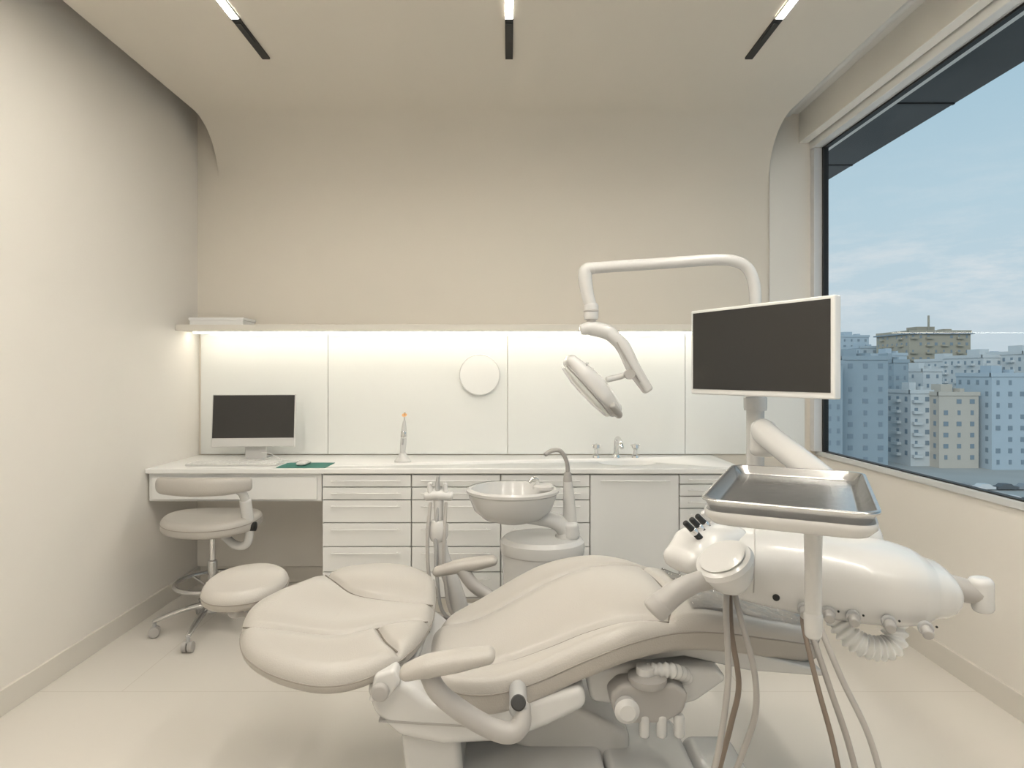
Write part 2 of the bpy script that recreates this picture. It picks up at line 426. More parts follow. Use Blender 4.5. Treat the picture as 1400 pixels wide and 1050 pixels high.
pc = empty('desktop_computer', (-1.48, 3.5, .761))
xf = Matrix.Translation((-1.435, 3.50, 0.985)) @ Matrix.Rotation(math.radians(5), 4, 'Z') @ Matrix.Rotation(math.radians(-5), 4, 'X')
box('display_body', -.228, .228, -.008, .008, -.15, .145, M_plast, pc, 0.005, xf=xf)
box('screen', -.222, .222, -.0095, -.0075, -.100, .140, M_screen, pc, xf=xf)
box('webcam', -.003, .003, -.0100, -.0090, .135, .139, M_black, pc, xf=xf)
prism('stand_leg', [(-.06, .768), (.06, .768), (.06, .90), (-.06, .90)], 3.52, 3.53, M_plast, pc, .003, xf=Matrix.Translation((-1.435, 0, 0)))
box('stand_foot', -1.50, -1.37, 3.45, 3.60, .7615, .768, M_plast, pc, 0.002)
sweep('cable', [(-1.40, 3.52, .80), (-1.34, 3.48, .80), (-1.26, 3.46, .768), (-1.15, 3.42, .765), (-1.2, 3.36, .765)], .0022, M_white, pc, seg=6)
kb = empty('keyboard', (-1.47, 3.32, .761))
box('tray', -1.70, -1.22, 3.26, 3.375, .7615, .772, M_plast, kb, 0.003)
for r in range(5):
    for c in range(19):
        x = -1.692 + c * .0246; y = 3.266 + r * .0213
        box('key', x, x + .021, y, y + .018, .772, .776, M_white, kb)
ms = empty('computer_mouse', (-1.09, 3.3, .76))
sweep('shell', [(-1.09, 3.255, .774), (-1.09, 3.29, .777), (-1.09, 3.34, .772)], [.026, .031, .027], M_plast, ms, b=[.009, .013, .008], cap=.8)
mp_ = empty('mouse_pad', (-1.06, 3.3, .76))
box('mat', -1.20, -.945, 3.20, 3.375, .7612, .7642, M_green, mp_, 0.001, 1)

# ------------------------------------------------------------------ stool
st = empty('dentist_stool', (-1.45, 3.02, 0))
sx, sy_ = -1.445, 3.03
for k in range(5):
    a = math.radians(200 + 72 * k)
    ex_, ey_ = sx + .25 * math.cos(a), sy_ + .25 * math.sin(a)
    sweep('leg_%d' % (k + 1), [(sx, sy_, .13), (sx + .12 * math.cos(a), sy_ + .12 * math.sin(a), .115), (ex_, ey_, .075)], [.022, .017, .013], M_steel, st, b=[.016, .012, .010])
    sweep('caster_stem_%d' % (k + 1), [(ex_, ey_, .075), (ex_, ey_, .045)], .009, M_grey, st, ns=2)
    for dd in (-.013, .013):
        ox, oy = -math.sin(a) * dd, math.cos(a) * dd
        sweep('caster_wheel_%d' % (k + 1), [(ex_ + ox * .5, ey_ + oy * .5, .0262), (ex_ + ox * 1.5, ey_ + oy * 1.5, .0262)], .024, M_plast2, st, ns=2, seg=24, cap=.15)
sweep('hub', [(sx, sy_, .10), (sx, sy_, .17)], [.035, .028], M_steel, st, ns=4)
sweep('gas_column_outer', [(sx, sy_, .16), (sx, sy_, .33)], .022, M_steel, st, ns=2)
sweep('gas_column_inner', [(sx, sy_, .33), (sx, sy_, .46)], .013, M_chrome, st, ns=2)
ring = [(sx + .165 * math.cos(t), sy_ + .165 * math.sin(t), .235) for t in np.linspace(0, 2 * math.pi, 33)]
sweep('foot_ring', ring, .010, M_steel, st, ns=96, cap=0)
for k in range(3):
    a = math.radians(30 + 120 * k)
    sweep('ring_spoke', [(sx + .02 * math.cos(a), sy_ + .02 * math.sin(a), .20), (sx + .165 * math.cos(a), sy_ + .165 * math.sin(a), .235)], .006, M_steel, st, ns=4, seg=10)
box('seat_mechanism', sx - .09, sx + .10, sy_ - .05, sy_ + .06, .455, .485, M_grey, st, .01)
pad('seat', ellipse(sx, sy_, .228, .18, 20, ex=2.3), lambda x, y: .560 + .012 * (((x - sx) / .24) ** 2) - .012 * max(0, (sy_ - y) / .2), .070, M_leather, st, nr=30, nth=96, edge=.03)
sweep('backrest', [(-1.655, 2.95, .725), (-1.60, 2.88, .728), (-1.45, 2.84, .728), (-1.31, 2.86, .728), (-1.225, 2.92, .728)], [.018, .026, .028, .026, .018], M_leather, st, b=[.030, .040, .044, .041, .032], cap=1, ex=2.4, seg=28)
sweep('backrest_arm', [(-1.27, 2.905, .71), (-1.255, 2.94, .67), (-1.25, 2.97, .58), (-1.25, 2.99, .47), (-1.275, 3.0, .42), (-1.33, 3.01, .42), (-1.39, 3.02, .465)], .020, M_plast, st)
sweep('arm_sleeve', [(-1.253, 2.955, .64), (-1.25, 2.975, .55)], .027, M_plast, st, ns=4)
lathe('tilt_knob', [(0, 0), (.022, 0), (.022, .03), (0, .034)], M_black, (-1.245, 2.98, .515), st, rot=RY(90))

# ------------------------------------------------------------------ cuspidor unit
cu = empty('cuspidor_unit', (.2, 2.6, 0))
ux, uy = .14, 2.62
lathe('pedestal', [(0, 0), (.17, 0), (.172, .02), (.165, .05), (.165, .45), (.172, .49), (.178, .52), (.176, .545), (.160, .562), (.10, .568), (0, .568)], M_plast, (ux, uy, 0), cu, 64, sy=.85)
lathe('pedestal_groove', [(.1755, 0), (.1762, .003)], M_plast2, (ux, uy, .498), cu, 64, sy=.85)
sweep('bowl_neck', [(.24, 2.60, .55), (.235, 2.60, .60), (.18, 2.59, .638), (.08, 2.585, .66)], [.055, .05, .045, .05], M_plast, cu, b=[.05, .04, .03, .03])
prof = [(0, .632), (.07, .635), (.12, .650), (.16, .685), (.180, .735), (.186, .765), (.182, .774), (.172, .773), (.160, .745), (.13, .70), (.06, .675), (0, .67)]
lathe('spittoon_bowl', prof, M_plast, (.015, 2.58, 0), cu, 64, sy=.92)
lathe('bowl_lip', [(.184, .752), (.191, .758), (.192, .768), (.182, .776)], M_plast, (.015, 2.58, 0), cu, 64, sy=.92)
lathe('bowl_strainer', [(0, .676), (.022, .676), (.025, .671)], M_grey, (.015, 2.58, 0), cu, 24)
sweep('rinse_spout', [(.12, 2.62, .77), (.118, 2.61, .80), (.10, 2.60, .808), (.085, 2.595, .795)], .008, M_chrome, cu)
lathe('bowl_ledge', [(0, 0), (.045, 0), (.045, .012), (.035, .02), (0, .022)], M_plast, (.145, 2.62, .762), cu, 32)
sweep('cup_post', [(.255, 2.60, .60), (.25, 2.60, .72), (.245, 2.60, .80)], [.030, .024, .018], M_plast, cu)
sweep('cup_post_cap', [(.245, 2.60, .80), (.245, 2.60, .83)], [.019, .015], M_plast2, cu, ns=3)
sweep('cup_filler_spout', [(.246, 2.60, .82), (.24, 2.59, .88), (.215, 2.58, .925), (.18, 2.57, .93), (.15, 2.56, .915)], .009, M_plast2, cu)
sweep('filler_base', [(.25, 2.59, .58), (.25, 2.585, .615)], [.045, .038], M_plast, cu, ns=4)
sweep('assistant_column', [(-.19, 2.47, .30), (-.225, 2.46, .42), (-.26, 2.45, .52), (-.275, 2.45, .60)], [.035, .032, .028, .026], M_plast, cu)
lathe('assistant_joint', [(0, -.045), (.028, -.04), (.038, -.02), (.038, .02), (.028, .04), (0, .045)], M_plast, (-.278, 2.45, .63), cu, 32)
sweep('assistant_stem', [(-.278, 2.45, .66), (-.278, 2.45, .745)], [.017, .02], M_plast, cu, ns=3)
sweep('assistant_holder', [(-.325, 2.45, .765), (-.278, 2.45, .77), (-.23, 2.45, .765)], [.022, .03, .022], M_plast, cu, b=[.018, .022, .018])
for i, (dx, m_) in enumerate(((-.03, M_hosew), (0.0, M_grey), (.03, M_hosew))):
    sweep('suction_tip_%d' % (i + 1), [(-.278 + dx, 2.44, .77), (-.282 + dx, 2.445, .81), (-.278 + dx * .8, 2.44, .845 - abs(dx))], [.011, .009, .006], M_plast if i != 1 else M_grey, cu)
    sweep('suction_hose_%d' % (i + 1), [(-.278 + dx, 2.44, .74), (-.285 + dx * 1.1, 2.42, .60), (-.28 + dx, 2.42, .45), (-.25 + dx, 2.44, .30), (-.12, 2.5, .26), (0.05, 2.55, .30)], .007, m_, cu, seg=10)
sweep('assistant_link', [(-.19, 2.47, .30), (-.08, 2.52, .28), (.02, 2.58, .28)], .035, M_plast, cu)
sweep('post_link', [(.2, 2.6, .30), (.6, 2.56, .30), (.92, 2.51, .30), (.99, 2.50, .30)], .045, M_plast, cu)

# ------------------------------------------------------------------ operating light
ol = empty('dental_operating_light', (.99, 2.5, 0))
sweep('post', [(.99, 2.5, .345), (.99, 2.5, .9), (.99, 2.5, 1.2)], [.036, .034, .034], M_plast, ol, ns=6)
lathe('post_collar', [(0, 0), (.042, 0), (.044, .01), (.044, .05), (.036, .06), (0, .06)], M_plast, (.99, 2.5, 1.10), ol)
sweep('boom', [(.99, 2.5, 1.18), (.99, 2.5, 1.35), (.99, 2.5, 1.54), (.982, 2.5, 1.62), (.955, 2.5, 1.675), (.905, 2.5, 1.70), (.82, 2.5, 1.705), (.60, 2.5, 1.69), (.40, 2.5, 1.677), (.335, 2.5, 1.672)], .023, M_plast, ol, ns=120)
sweep('boom_elbow', [(.34, 2.5, 1.672), (.312, 2.5, 1.665), (.305, 2.5, 1.635), (.315, 2.5, 1.57), (.328, 2.5, 1.52)], [.023, .027, .028, .026, .024], M_plast, ol)
lathe('joint', [(0, 0), (.026, 0), (.029, .01), (.029, .055), (.024, .065), (0, .065)], M_plast, (.330, 2.5, 1.465), ol)
lathe('joint_ring', [(.0295, 0), (.031, .002), (.031, .006), (.0295, .008)], M_plast2, (.330, 2.5, 1.495), ol)
sweep('joint_neck', [(.331, 2.5, 1.475), (.331, 2.5, 1.43)], .019, M_plast2, ol, ns=3)
sweep('arm_knuckle', [(.296, 2.5, 1.425), (.331, 2.5, 1.43), (.40, 2.5, 1.412), (.445, 2.5, 1.37)], [.022, .03, .03, .026], M_plast, ol)
sweep('arm_fork', [(.40, 2.5, 1.41), (.455, 2.5, 1.36), (.50, 2.5, 1.27), (.555, 2.5, 1.185)], [.03, .032, .032, .026], M_plast, ol, b=[.022, .028, .028, .022], ex=2.6)
sweep('arm_groove', [(.43, 2.470, 1.372), (.475, 2.467, 1.29), (.52, 2.47, 1.215)], .004, M_plast2, ol, seg=8)
sweep('yaw_bar', [(.485, 2.5, 1.25), (.44, 2.48, 1.235), (.39, 2.46, 1.225)], .012, M_plast, ol)
lathe('yaw_knob', [(0, 0), (.02, 0), (.02, .03), (0, .03)], M_plast2, (.475, 2.47, 1.245), ol, rot=RX(90))
ax = Vector((.67, 0, -.74)).normalized(); nn = Vector((-.74, 0, -.67)).normalized()
hc = Vector((.327, 2.45, 1.20))
hp = [hc + ax * t for t in (-.125, -.06, 0, .06, .12)]
sweep('head_shell', hp, [.085, .10, .10, .095, .07], M_plast, ol, b=[.030, .044, .050, .046, .034], up=(nn.x, nn.y, nn.z), cap=.9, ex=2.5, seg=36, ns=30)
hq = [p + nn * .026 for p in hp]
sweep('head_rim', hq, [.088, .104, .104, .098, .072], M_plast2, ol, b=.007, up=(nn.x, nn.y, nn.z), cap=.9, ex=2.5, seg=36, ns=30)
hq = [p + nn * .034 for p in hp]
sweep('head_lens', hq, [.078, .094, .094, .088, .062], M_glassb, ol, b=[.010, .020, .020, .018, .010], up=(nn.x, nn.y, nn.z), cap=.6, ex=2.5, seg=36, ns=30)
for k in range(5):
    p = hc + ax * (-.08 + .028 * k) - nn * .044
    sweep('head_vent_%d' % (k + 1), [p + Vector((0, -.075, 0)) + nn * .012, p + Vector((0, -.04, 0)), p + Vector((0, .04, 0))], .0035, M_grey, ol, seg=8)
sweep('head_grip', [hc + ax * .10 + Vector((0, -.08, 0)), hc + ax * .14 + Vector((0, -.05, 0)), hc + ax * .155, hc + ax * .14 + Vector((0, .05, 0)), hc + ax * .10 + Vector((0, .08, 0))], .014, M_plast2, ol)

mo = empty('patient_monitor', (.93, 2.33, 1.33))
ang = math.atan2(-.55, .311)
xf = Matrix.Translation((.925, 2.315, 1.335)) @ Matrix.Rotation(ang, 4, 'Z')
box('bezel', -.315, .315, -.018, .018, -.172, .172, M_white, mo, 0.006, xf=xf)
box('screen', -.301, .301, -.0205, -.0178, -.150, .160, M_screen, mo, xf=xf)
box('rear_cover', -.20, .20, .015, .05, -.11, .11, M_plast, mo, 0.015, xf=xf)
sweep('mount_arm', [(.955, 2.36, 1.30), (.985, 2.41, 1.30), (.99, 2.463, 1.30)], .02, M_plast2, mo, cap=.1)

# ------------------------------------------------------------------ dental chair
dc = empty('dental_chair', (0, 1.85, 0))
def smooth_i(x, xs, zs):
    n = len(xs) - 1
    if x <= xs[0]: return zs[0] + (x - xs[0]) * (zs[1] - zs[0]) / (xs[1] - xs[0])
    if x >= xs[-1]: return zs[-1] + (x - xs[-1]) * (zs[-1] - zs[-2]) / (xs[-1] - xs[-2])
    i = 0
    while x > xs[i + 1]: i += 1
    h = xs[i + 1] - xs[i]; u = (x - xs[i]) / h
    m0 = (zs[i + 1] - zs[i - 1]) / (xs[i + 1] - xs[i - 1]) if i > 0 else (zs[1] - zs[0]) / h
    m1 = (zs[i + 2] - zs[i]) / (xs[i + 2] - xs[i]) if i + 2 <= n else (zs[n] - zs[n - 1]) / h
    return (2 * u ** 3 - 3 * u * u + 1) * zs[i] + (u ** 3 - 2 * u * u + u) * h * m0 + (-2 * u ** 3 + 3 * u * u) * zs[i + 1] + (u ** 3 - u * u) * h * m1
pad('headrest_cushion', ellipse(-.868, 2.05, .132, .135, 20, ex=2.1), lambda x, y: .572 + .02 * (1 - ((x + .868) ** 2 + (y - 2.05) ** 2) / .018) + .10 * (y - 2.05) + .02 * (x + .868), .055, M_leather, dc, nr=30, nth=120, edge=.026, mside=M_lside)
sweep('headrest_bar', [(-.84, 1.99, .51), (-.74, 1.93, .495), (-.62, 1.88, .485)], [.03, .035, .04], M_grey, dc, b=.010)
sweep('headrest_knuckle', [(-.86, 1.95, .51), (-.84, 1.99, .50)], .028, M_plast2, dc, ns=3)
bo_ = [(-.771, 1.82), (-.715, 1.66), (-.62, 1.575), (-.50, 1.53), (-.413, 1.525), (-.337, 1.55), (-.278, 1.60), (-.238, 1.69), (-.228, 1.85), (-.235, 2.00), (-.262, 2.11), (-.345, 2.175), (-.475, 2.19), (-.580, 2.165), (-.640, 2.105), (-.70, 2.02), (-.755, 1.93)]
def zback(x, y):
    zn = smooth_i(x, [-.77, -.62, -.42, -.23], [.525, .520, .520, .540])
    zf = smooth_i(x, [-.77, -.62, -.40, -.23], [.545, .575, .588, .562])
    v = (y - 1.53) / (2.2 - 1.53)
    return zn + (zf - zn) * v + .030 * math.cos(max(-1, min(1, (v - .5) * 2)) * math.pi / 2) - .036 * math.exp(-((v - .5) / .2) ** 2) * (1 if x > -.5 else max(0, 1 + (x + .5) / .2))
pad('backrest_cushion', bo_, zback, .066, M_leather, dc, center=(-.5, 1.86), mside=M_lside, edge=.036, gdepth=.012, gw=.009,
    seams=[[(-.63, 2.13), (-.585, 2.06), (-.50, 1.97), (-.38, 1.93), (-.235, 1.92)],
           [(-.745, 1.74), (-.62, 1.72), (-.46, 1.70), (-.37, 1.74), (-.30, 1.78), (-.235, 1.80)],
           [(-.37, 1.74), (-.33, 1.66), (-.29, 1.61)]])
so_ = [(-.225, 1.78), (-.215, 1.64), (-.165, 1.575), (-.08, 1.56), (.03, 1.57), (.14, 1.58), (.25, 1.585), (.36, 1.60), (.47, 1.625), (.60, 1.66), (.73, 1.70), (.84, 1.735), (.895, 1.80), (.895, 1.93), (.84, 1.99), (.73, 2.03), (.60, 2.065), (.47, 2.095), (.36, 2.12), (.22, 2.125), (.08, 2.12), (-.03, 2.11), (-.13, 2.09), (-.20, 2.04), (-.235, 1.93)]
def zseat(x, y):
    zn = smooth_i(x, [-.22, -.10, .0, .10, .20, .31, .44, .58, .73, .90], [.495, .478, .484, .512, .552, .588, .603, .585, .545, .50])
    zf = smooth_i(x, [-.22, -.10, .0, .10, .20, .31, .44, .58, .73, .90], [.455, .495, .550, .600, .628, .636, .615, .575, .54, .50])
    v = (y - 1.57) / (2.11 - 1.57)
    cr = .018 if x > .2 else .018 * max(-.4, 1 - (.2 - x) / .25)
    return zn + (zf - zn) * v + cr * math.cos(max(-1, min(1, (v - .5) * 2)) * math.pi / 2)
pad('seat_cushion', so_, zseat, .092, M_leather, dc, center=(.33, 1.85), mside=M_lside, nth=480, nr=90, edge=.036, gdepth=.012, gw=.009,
    seams=[[(-.215, 1.97), (-.10, 1.965), (.10, 1.98), (.30, 2.02), (.45, 2.06)],
           [(-.205, 1.68), (-.10, 1.665), (.10, 1.66), (.30, 1.655), (.42, 1.64)],
           [(.42, 1.64), (.455, 1.75), (.46, 1.90), (.44, 2.05)]])
V = []; F = []; nx, ny = 60, 36
for i in range(nx):
    for j in range(ny):
        x = .50 + .38 * i / (nx - 1); y0 = np.interp(x, [.47, .84, .9], [1.665, 1.755, 1.80]); y1 = np.interp(x, [.47, .84, .9], [2.065, 1.97, 1.93])
        y = y0 + (y1 - y0) * j / (ny - 1)
        V.append((x, y, zseat(x, y) + .004 + .003 * math.sin(51 * x + 27 * y) * math.sin(63 * y - 20 * x) - .03 * max(0, (abs(2 * j / (ny - 1) - 1) - .88) / .12) ** 2))
for i in range(nx - 1):
    for j in range(ny - 1): F.append((i * ny + j, i * ny + j + 1, (i + 1) * ny + j + 1, (i + 1) * ny + j))
mk('legrest_film', V, F, M_film, dc)
prism('backrest_shell', [(-.66, .475), (-.60, .452), (-.36, .43), (-.25, .43), (-.25, .475)], 1.66, 2.06, M_plast, dc, .012)
prism('seat_shell', [(-.365, .455), (-.315, .478), (-.25, .455), (-.20, .415), (-.08, .40), (.06, .425), (.19, .455), (.20, .40), (.10, .352), (.0, .312), (-.17, .302), (-.28, .325), (-.345, .385)], 1.575, 2.10, M_plast, dc, .022, 5)
prism('seat_shell_skirt', [(-.20, .43), (-.08, .405), (.10, .44), (.30, .51), (.50, .53), (.70, .475), (.86, .435), (.86, .42), (.66, .435), (.48, .475), (.30, .455), (.10, .40), (-.08, .375), (-.2, .39)], 1.70, 2.0, M_plast, dc, .006)
prism('hinge_bracket', [(-.335, .50), (-.285, .515), (-.27, .48), (-.30, .44), (-.35, .43)], 1.54, 1.60, M_plast, dc, .01)
sweep('hinge_pin', [(-.318, 1.53, .462), (-.318, 1.62, .462)], .022, M_plast2, dc, ns=2, cap=.3)
prism('shell_trim_line', [(-.33, .372), (.05, .348), (.05, .344), (-.33, .367)], 1.572, 1.60, M_plast2, dc)
prism('lift_arm', [(-.10, .34), (.10, .36), (.34, .24), (.34, .14), (.16, .14), (-.10, .26)], 1.74, 1.96, M_plast, dc, .02)
prism('mechanism_cover', [(.20, .455), (.30, .47), (.56, .46), (.585, .43), (.50, .37), (.40, .345), (.22, .37)], 1.66, 1.98, M_plast, dc, .015)
prism('mechanism_block', [(.26, .42), (.29, .448), (.43, .448), (.465, .42), (.45, .375), (.40, .345), (.30, .345), (.27, .37)], 1.60, 1.72, M_plast2, dc, .012)
lathe('mechanism_disc', [(0, 0), (.045, 0), (.05, .008), (.05, .02), (.03, .026), (0, .026)], M_plast2, (.36, 1.62, .442), dc)
lathe('mechanism_disc_small', [(0, 0), (.024, 0), (.024, .02), (0, .024)], M_plast, (.355, 1.62, .466), dc)
lathe('mechanism_knob', [(0, 0), (.03, 0), (.032, .02), (.02, .03), (0, .03)], M_plast, (.30, 1.60, .39), dc, rot=RX(90))
sweep('cable_sleeve', [(.36, 1.63, .47), (.42, 1.62, .475), (.47, 1.66, .44), (.48, 1.72, .37)], .018, M_plast, dc, ribs=(12, .12), ns=140)
for k, x in enumerate((.35, .395, .44)):
    sweep('valve_%d' % (k + 1), [(x, 1.61, .36), (x, 1.61, .315)], .014, M_plast, dc, ns=3)
prism('base_column', [(-.285, .31), (-.13, .31), (-.10, .0), (-.25, .0)], 1.62, 2.02, M_plast, dc, .02)
box('base_cover_rear', -.17, .257, 1.36, 1.91, .0, .205, M_plast, dc, .022, 4)
box('base_cover_mid', .262, .50, 1.36, 1.90, .0, .20, M_plast, dc, .022, 4)
box('base_cover_toe', .504, .66, 1.38, 1.86, .0, .18, M_plast, dc, .04, 5)
lathe('base_foot', [(0, 0), (.04, 0), (.04, .02), (.02, .03), (0, .03)], M_plast2, (-.30, 1.75, 0.0), dc)
sweep('armrest_near', [(-.237, 1.45, .553), (-.19, 1.45, .567), (-.12, 1.45, .580), (-.05, 1.45, .592)], [.026, .034, .034, .028], M_leather, dc, b=[.018, .024, .024, .018], cap=1, ex=2.3, seg=28)
sweep('armrest_near_support', [(-.19, 1.46, .545), (-.165, 1.46, .50), (-.11, 1.46, .455), (-.05, 1.46, .42), (.00, 1.46, .405), (.028, 1.47, .42), (.03, 1.49, .45)], [.022, .023, .024, .024, .024, .023, .022], M_plast2, dc)
sweep('armrest_near_pivot', [(.022, 1.475, .452), (.022, 1.60, .452)], .022, M_grey, dc, ns=2, cap=.3)
lathe('pivot_cap', [(0, 0), (.016, 0), (.018, .006), (.015, .012), (0, .014)], M_dark, (.022, 1.478, .466), dc, rot=RX(60))
sweep('armrest_far', [(-.262, 2.28, .522), (-.19, 2.28, .540), (-.12, 2.28, .552), (-.06, 2.28, .562)], [.026, .034, .034, .028], M_leather, dc, b=[.018, .024, .024, .018], cap=1, ex=2.3, seg=28)
sweep('armrest_far_support', [(-.17, 2.27, .53), (-.13, 2.26, .48), (-.07, 2.25, .44), (-.02, 2.20, .42), (.0, 2.08, .42)], .024, M_plast2, dc)

# ------------------------------------------------------------------ delivery unit
du = empty('dental_delivery_unit', (.75, 1.5, .78))
p0 = Vector((.52, 1.62, .775)); p1 = Vector((.975, 1.445, .760)); d = (p1 - p0)
ts = [0, .12, .3, .5, .7, .85, .94, 1.0]
pts = [p0 + d * t + Vector((0, 0, -.006 * t)) for t in ts]
sweep('console_body', pts, [.13, .145, .15, .15, .146, .138, .126, .105], M_plast, du, b=[.060, .074, .084, .090, .088, .082, .072, .056], cap=.95, ex=3.0, seg=48, ns=80)
sweep('console_joint_line', [p0 + d * .22, p0 + d * .226], .1485, M_plast2, du, b=.0795, cap=0, ex=3.0, seg=48, ns=2)
dn = d.normalized(); sd_ = Vector((dn.y, -dn.x, 0))
if sd_.y > 0: sd_ = -sd_
for k, t in enumerate((.44, .54, .64, .78, .92)):
    c = p0 + d * t + sd_ * (.140) + Vector((0, 0, -.050 - .004 * t)); e = c + sd_ * .028 + Vector((0, 0, -.006))
    sweep('knob_%d' % (k + 1), [c, e], [.012, .011], M_plast2, du, ns=3, seg=20, cap=.3)
    sweep('knob_ring_%d' % (k + 1), [c + sd_ * .004, c + sd_ * .010], .015, M_grey, du, ns=2, seg=20, cap=.2)
    q = c + dn * .020 + Vector((0, 0, .006)) + sd_ * .006
    sweep('mark_%d' % (k + 1), [q, q + sd_ * .002], .0025, M_black, du, ns=2, seg=8)
c = p0 + d * .32 + sd_ * .143 + Vector((0, 0, -.035))
sweep('port', [c, c + sd_ * .006], .008, M_black, du, ns=2, seg=20)
e0 = p1 + dn * .08 + Vector((0, 0, -.005))
sweep('end_handle', [p1 + dn * .04, e0, e0 + dn * .02], [.028, .026, .024], M_plast2, du)
sweep('end_handle_cap', [e0 + dn * .02 + Vector((0, 0, .022)), e0 + dn * .025 + Vector((0, 0, -.032))], [.026, .022], M_plast, du, ns=4)
sweep('instrument_rack', [(.42, 1.50, .80), (.47, 1.53, .82), (.54, 1.60, .815), (.58, 1.66, .80)], [.055, .075, .08, .06], M_plast, du, b=[.030, .045, .05, .04], cap=.9, ex=2.6, seg=36)
for k in range(5):
    bx_ = .475 + .025 * k; by = 1.50 + .035 * k
    sweep('handpiece_%d' % (k + 1), [(bx_, by, .835), (bx_ - .03, by - .01, .868), (bx_ - .055, by - .02, .893)], [.0085, .008, .007], M_black if k < 3 else M_plast, du, seg=14)
    sweep('handpiece_collar_%d' % (k + 1), [(bx_ + .004, by, .828), (bx_ - .008, by - .003, .842)], .013, M_plast, du, seg=14)
    sweep('handpiece_band_%d' % (k + 1), [(bx_ - .030, by - .01, .868), (bx_ - .036, by - .012, .874)], .0092, M_chrome, du, seg=14, ns=2)
axis = Matrix.Rotation(math.radians(-28), 3, 'Y') @ Matrix.Rotation(math.radians(14), 3, 'X')
lathe('grip_cup', [(0, -.055), (.028, -.050), (.045, -.030), (.058, 0.0), (.064, .018), (.060, .028), (.045, .034), (0, .036)], M_plast, (.478, 1.36, .822), du, 48, rot=axis)
lathe('grip_cup_inset', [(.050, .0335), (.0505, .036), (.046, .0375), (0, .0385)], M_plast, (.478, 1.36, .822), du, 48, rot=axis)
sweep('grip_neck', [(.49, 1.40, .82), (.52, 1.50, .80)], .035, M_plast, du, ns=4)
sweep('grey_handle', [(.44, 1.36, .80), (.40, 1.345, .795), (.36, 1.335, .780), (.325, 1.33, .755)], [.022, .022, .024, .026], M_plast2, du, cap=.6)
sweep('grey_handle_cap', [(.326, 1.33, .757), (.313, 1.33, .743)], [.027, .028], M_plast2, du, ns=2, cap=.3)
sweep('support_arm', [(.955, 2.34, 1.03), (.95, 2.20, 1.00), (.945, 1.90, .935), (.93, 1.70, .89), (.90, 1.58, .83)], [.042, .042, .042, .042, .045], M_plast, du, b=[.05, .045, .042, .042, .045], cap=.9)
sweep('support_knuckle', [(.965, 2.36, .96), (.965, 2.36, 1.045)], [.05, .045], M_plast, du, ns=4)
sweep('support_bracket', [(.965, 2.36, .985), (.988, 2.462, .985)], .034, M_plast, du, ns=4, cap=.05)
sweep('bellows_hose', [(.76, 1.46, .70), (.765, 1.43, .668), (.79, 1.41, .640), (.83, 1.40, .630), (.865, 1.40, .642), (.88, 1.42, .69)], .024, M_white, du, ribs=(16, .16), ns=240, seg=24)
hz = empty('handpiece_hoses', (.6, 1.32, .4))
def hose(i, pts, r, m_): sweep('hose_%d' % i, pts, r, m_, hz, seg=10, ns=90)
hose(1, [(.49, 1.40, .765), (.475, 1.36, .72), (.465, 1.32, .60), (.44, 1.30, .47), (.415, 1.30, .36), (.41, 1.30, .24), (.43, 1.30, .14), (.48, 1.31, .09), (.54, 1.33, .12)], .0065, M_hoseg)
hose(2, [(.505, 1.40, .765), (.505, 1.36, .72), (.52, 1.32, .62), (.515, 1.30, .54), (.49, 1.30, .46), (.455, 1.30, .36), (.44, 1.30, .26), (.455, 1.30, .15), (.50, 1.31, .08), (.55, 1.33, .12)], .0065, M_hoseg)
hose(3, [(.50, 1.41, .76), (.49, 1.37, .68), (.495, 1.34, .58), (.475, 1.33, .50), (.445, 1.33, .38), (.43, 1.33, .26), (.46, 1.33, .15), (.50, 1.33, .10), (.54, 1.34, .12)], .0060, M_hoseb)
hose(4, [(.67, 1.42, .70), (.655, 1.38, .68), (.66, 1.33, .58), (.685, 1.31, .46), (.705, 1.31, .34), (.71, 1.31, .22), (.69, 1.31, .12), (.65, 1.32, .07), (.60, 1.33, .12)], .0055, M_hoseb)
hose(5, [(.69, 1.42, .70), (.67, 1.38, .68), (.685, 1.33, .58), (.715, 1.31, .47), (.745, 1.31, .34), (.75, 1.31, .22), (.72, 1.31, .12), (.67, 1.32, .07), (.61, 1.34, .12)], .0065, M_hoseg)
hose(6, [(.71, 1.42, .70), (.69, 1.38, .69), (.71, 1.33, .60), (.76, 1.31, .48), (.795, 1.31, .34), (.80, 1.31, .22), (.76, 1.32, .12), (.70, 1.33, .07), (.62, 1.34, .12)], .0065, M_hosew)
box('junction_block', .53, .63, 1.325, 1.358, .0, .16, M_plast2, hz, .01)

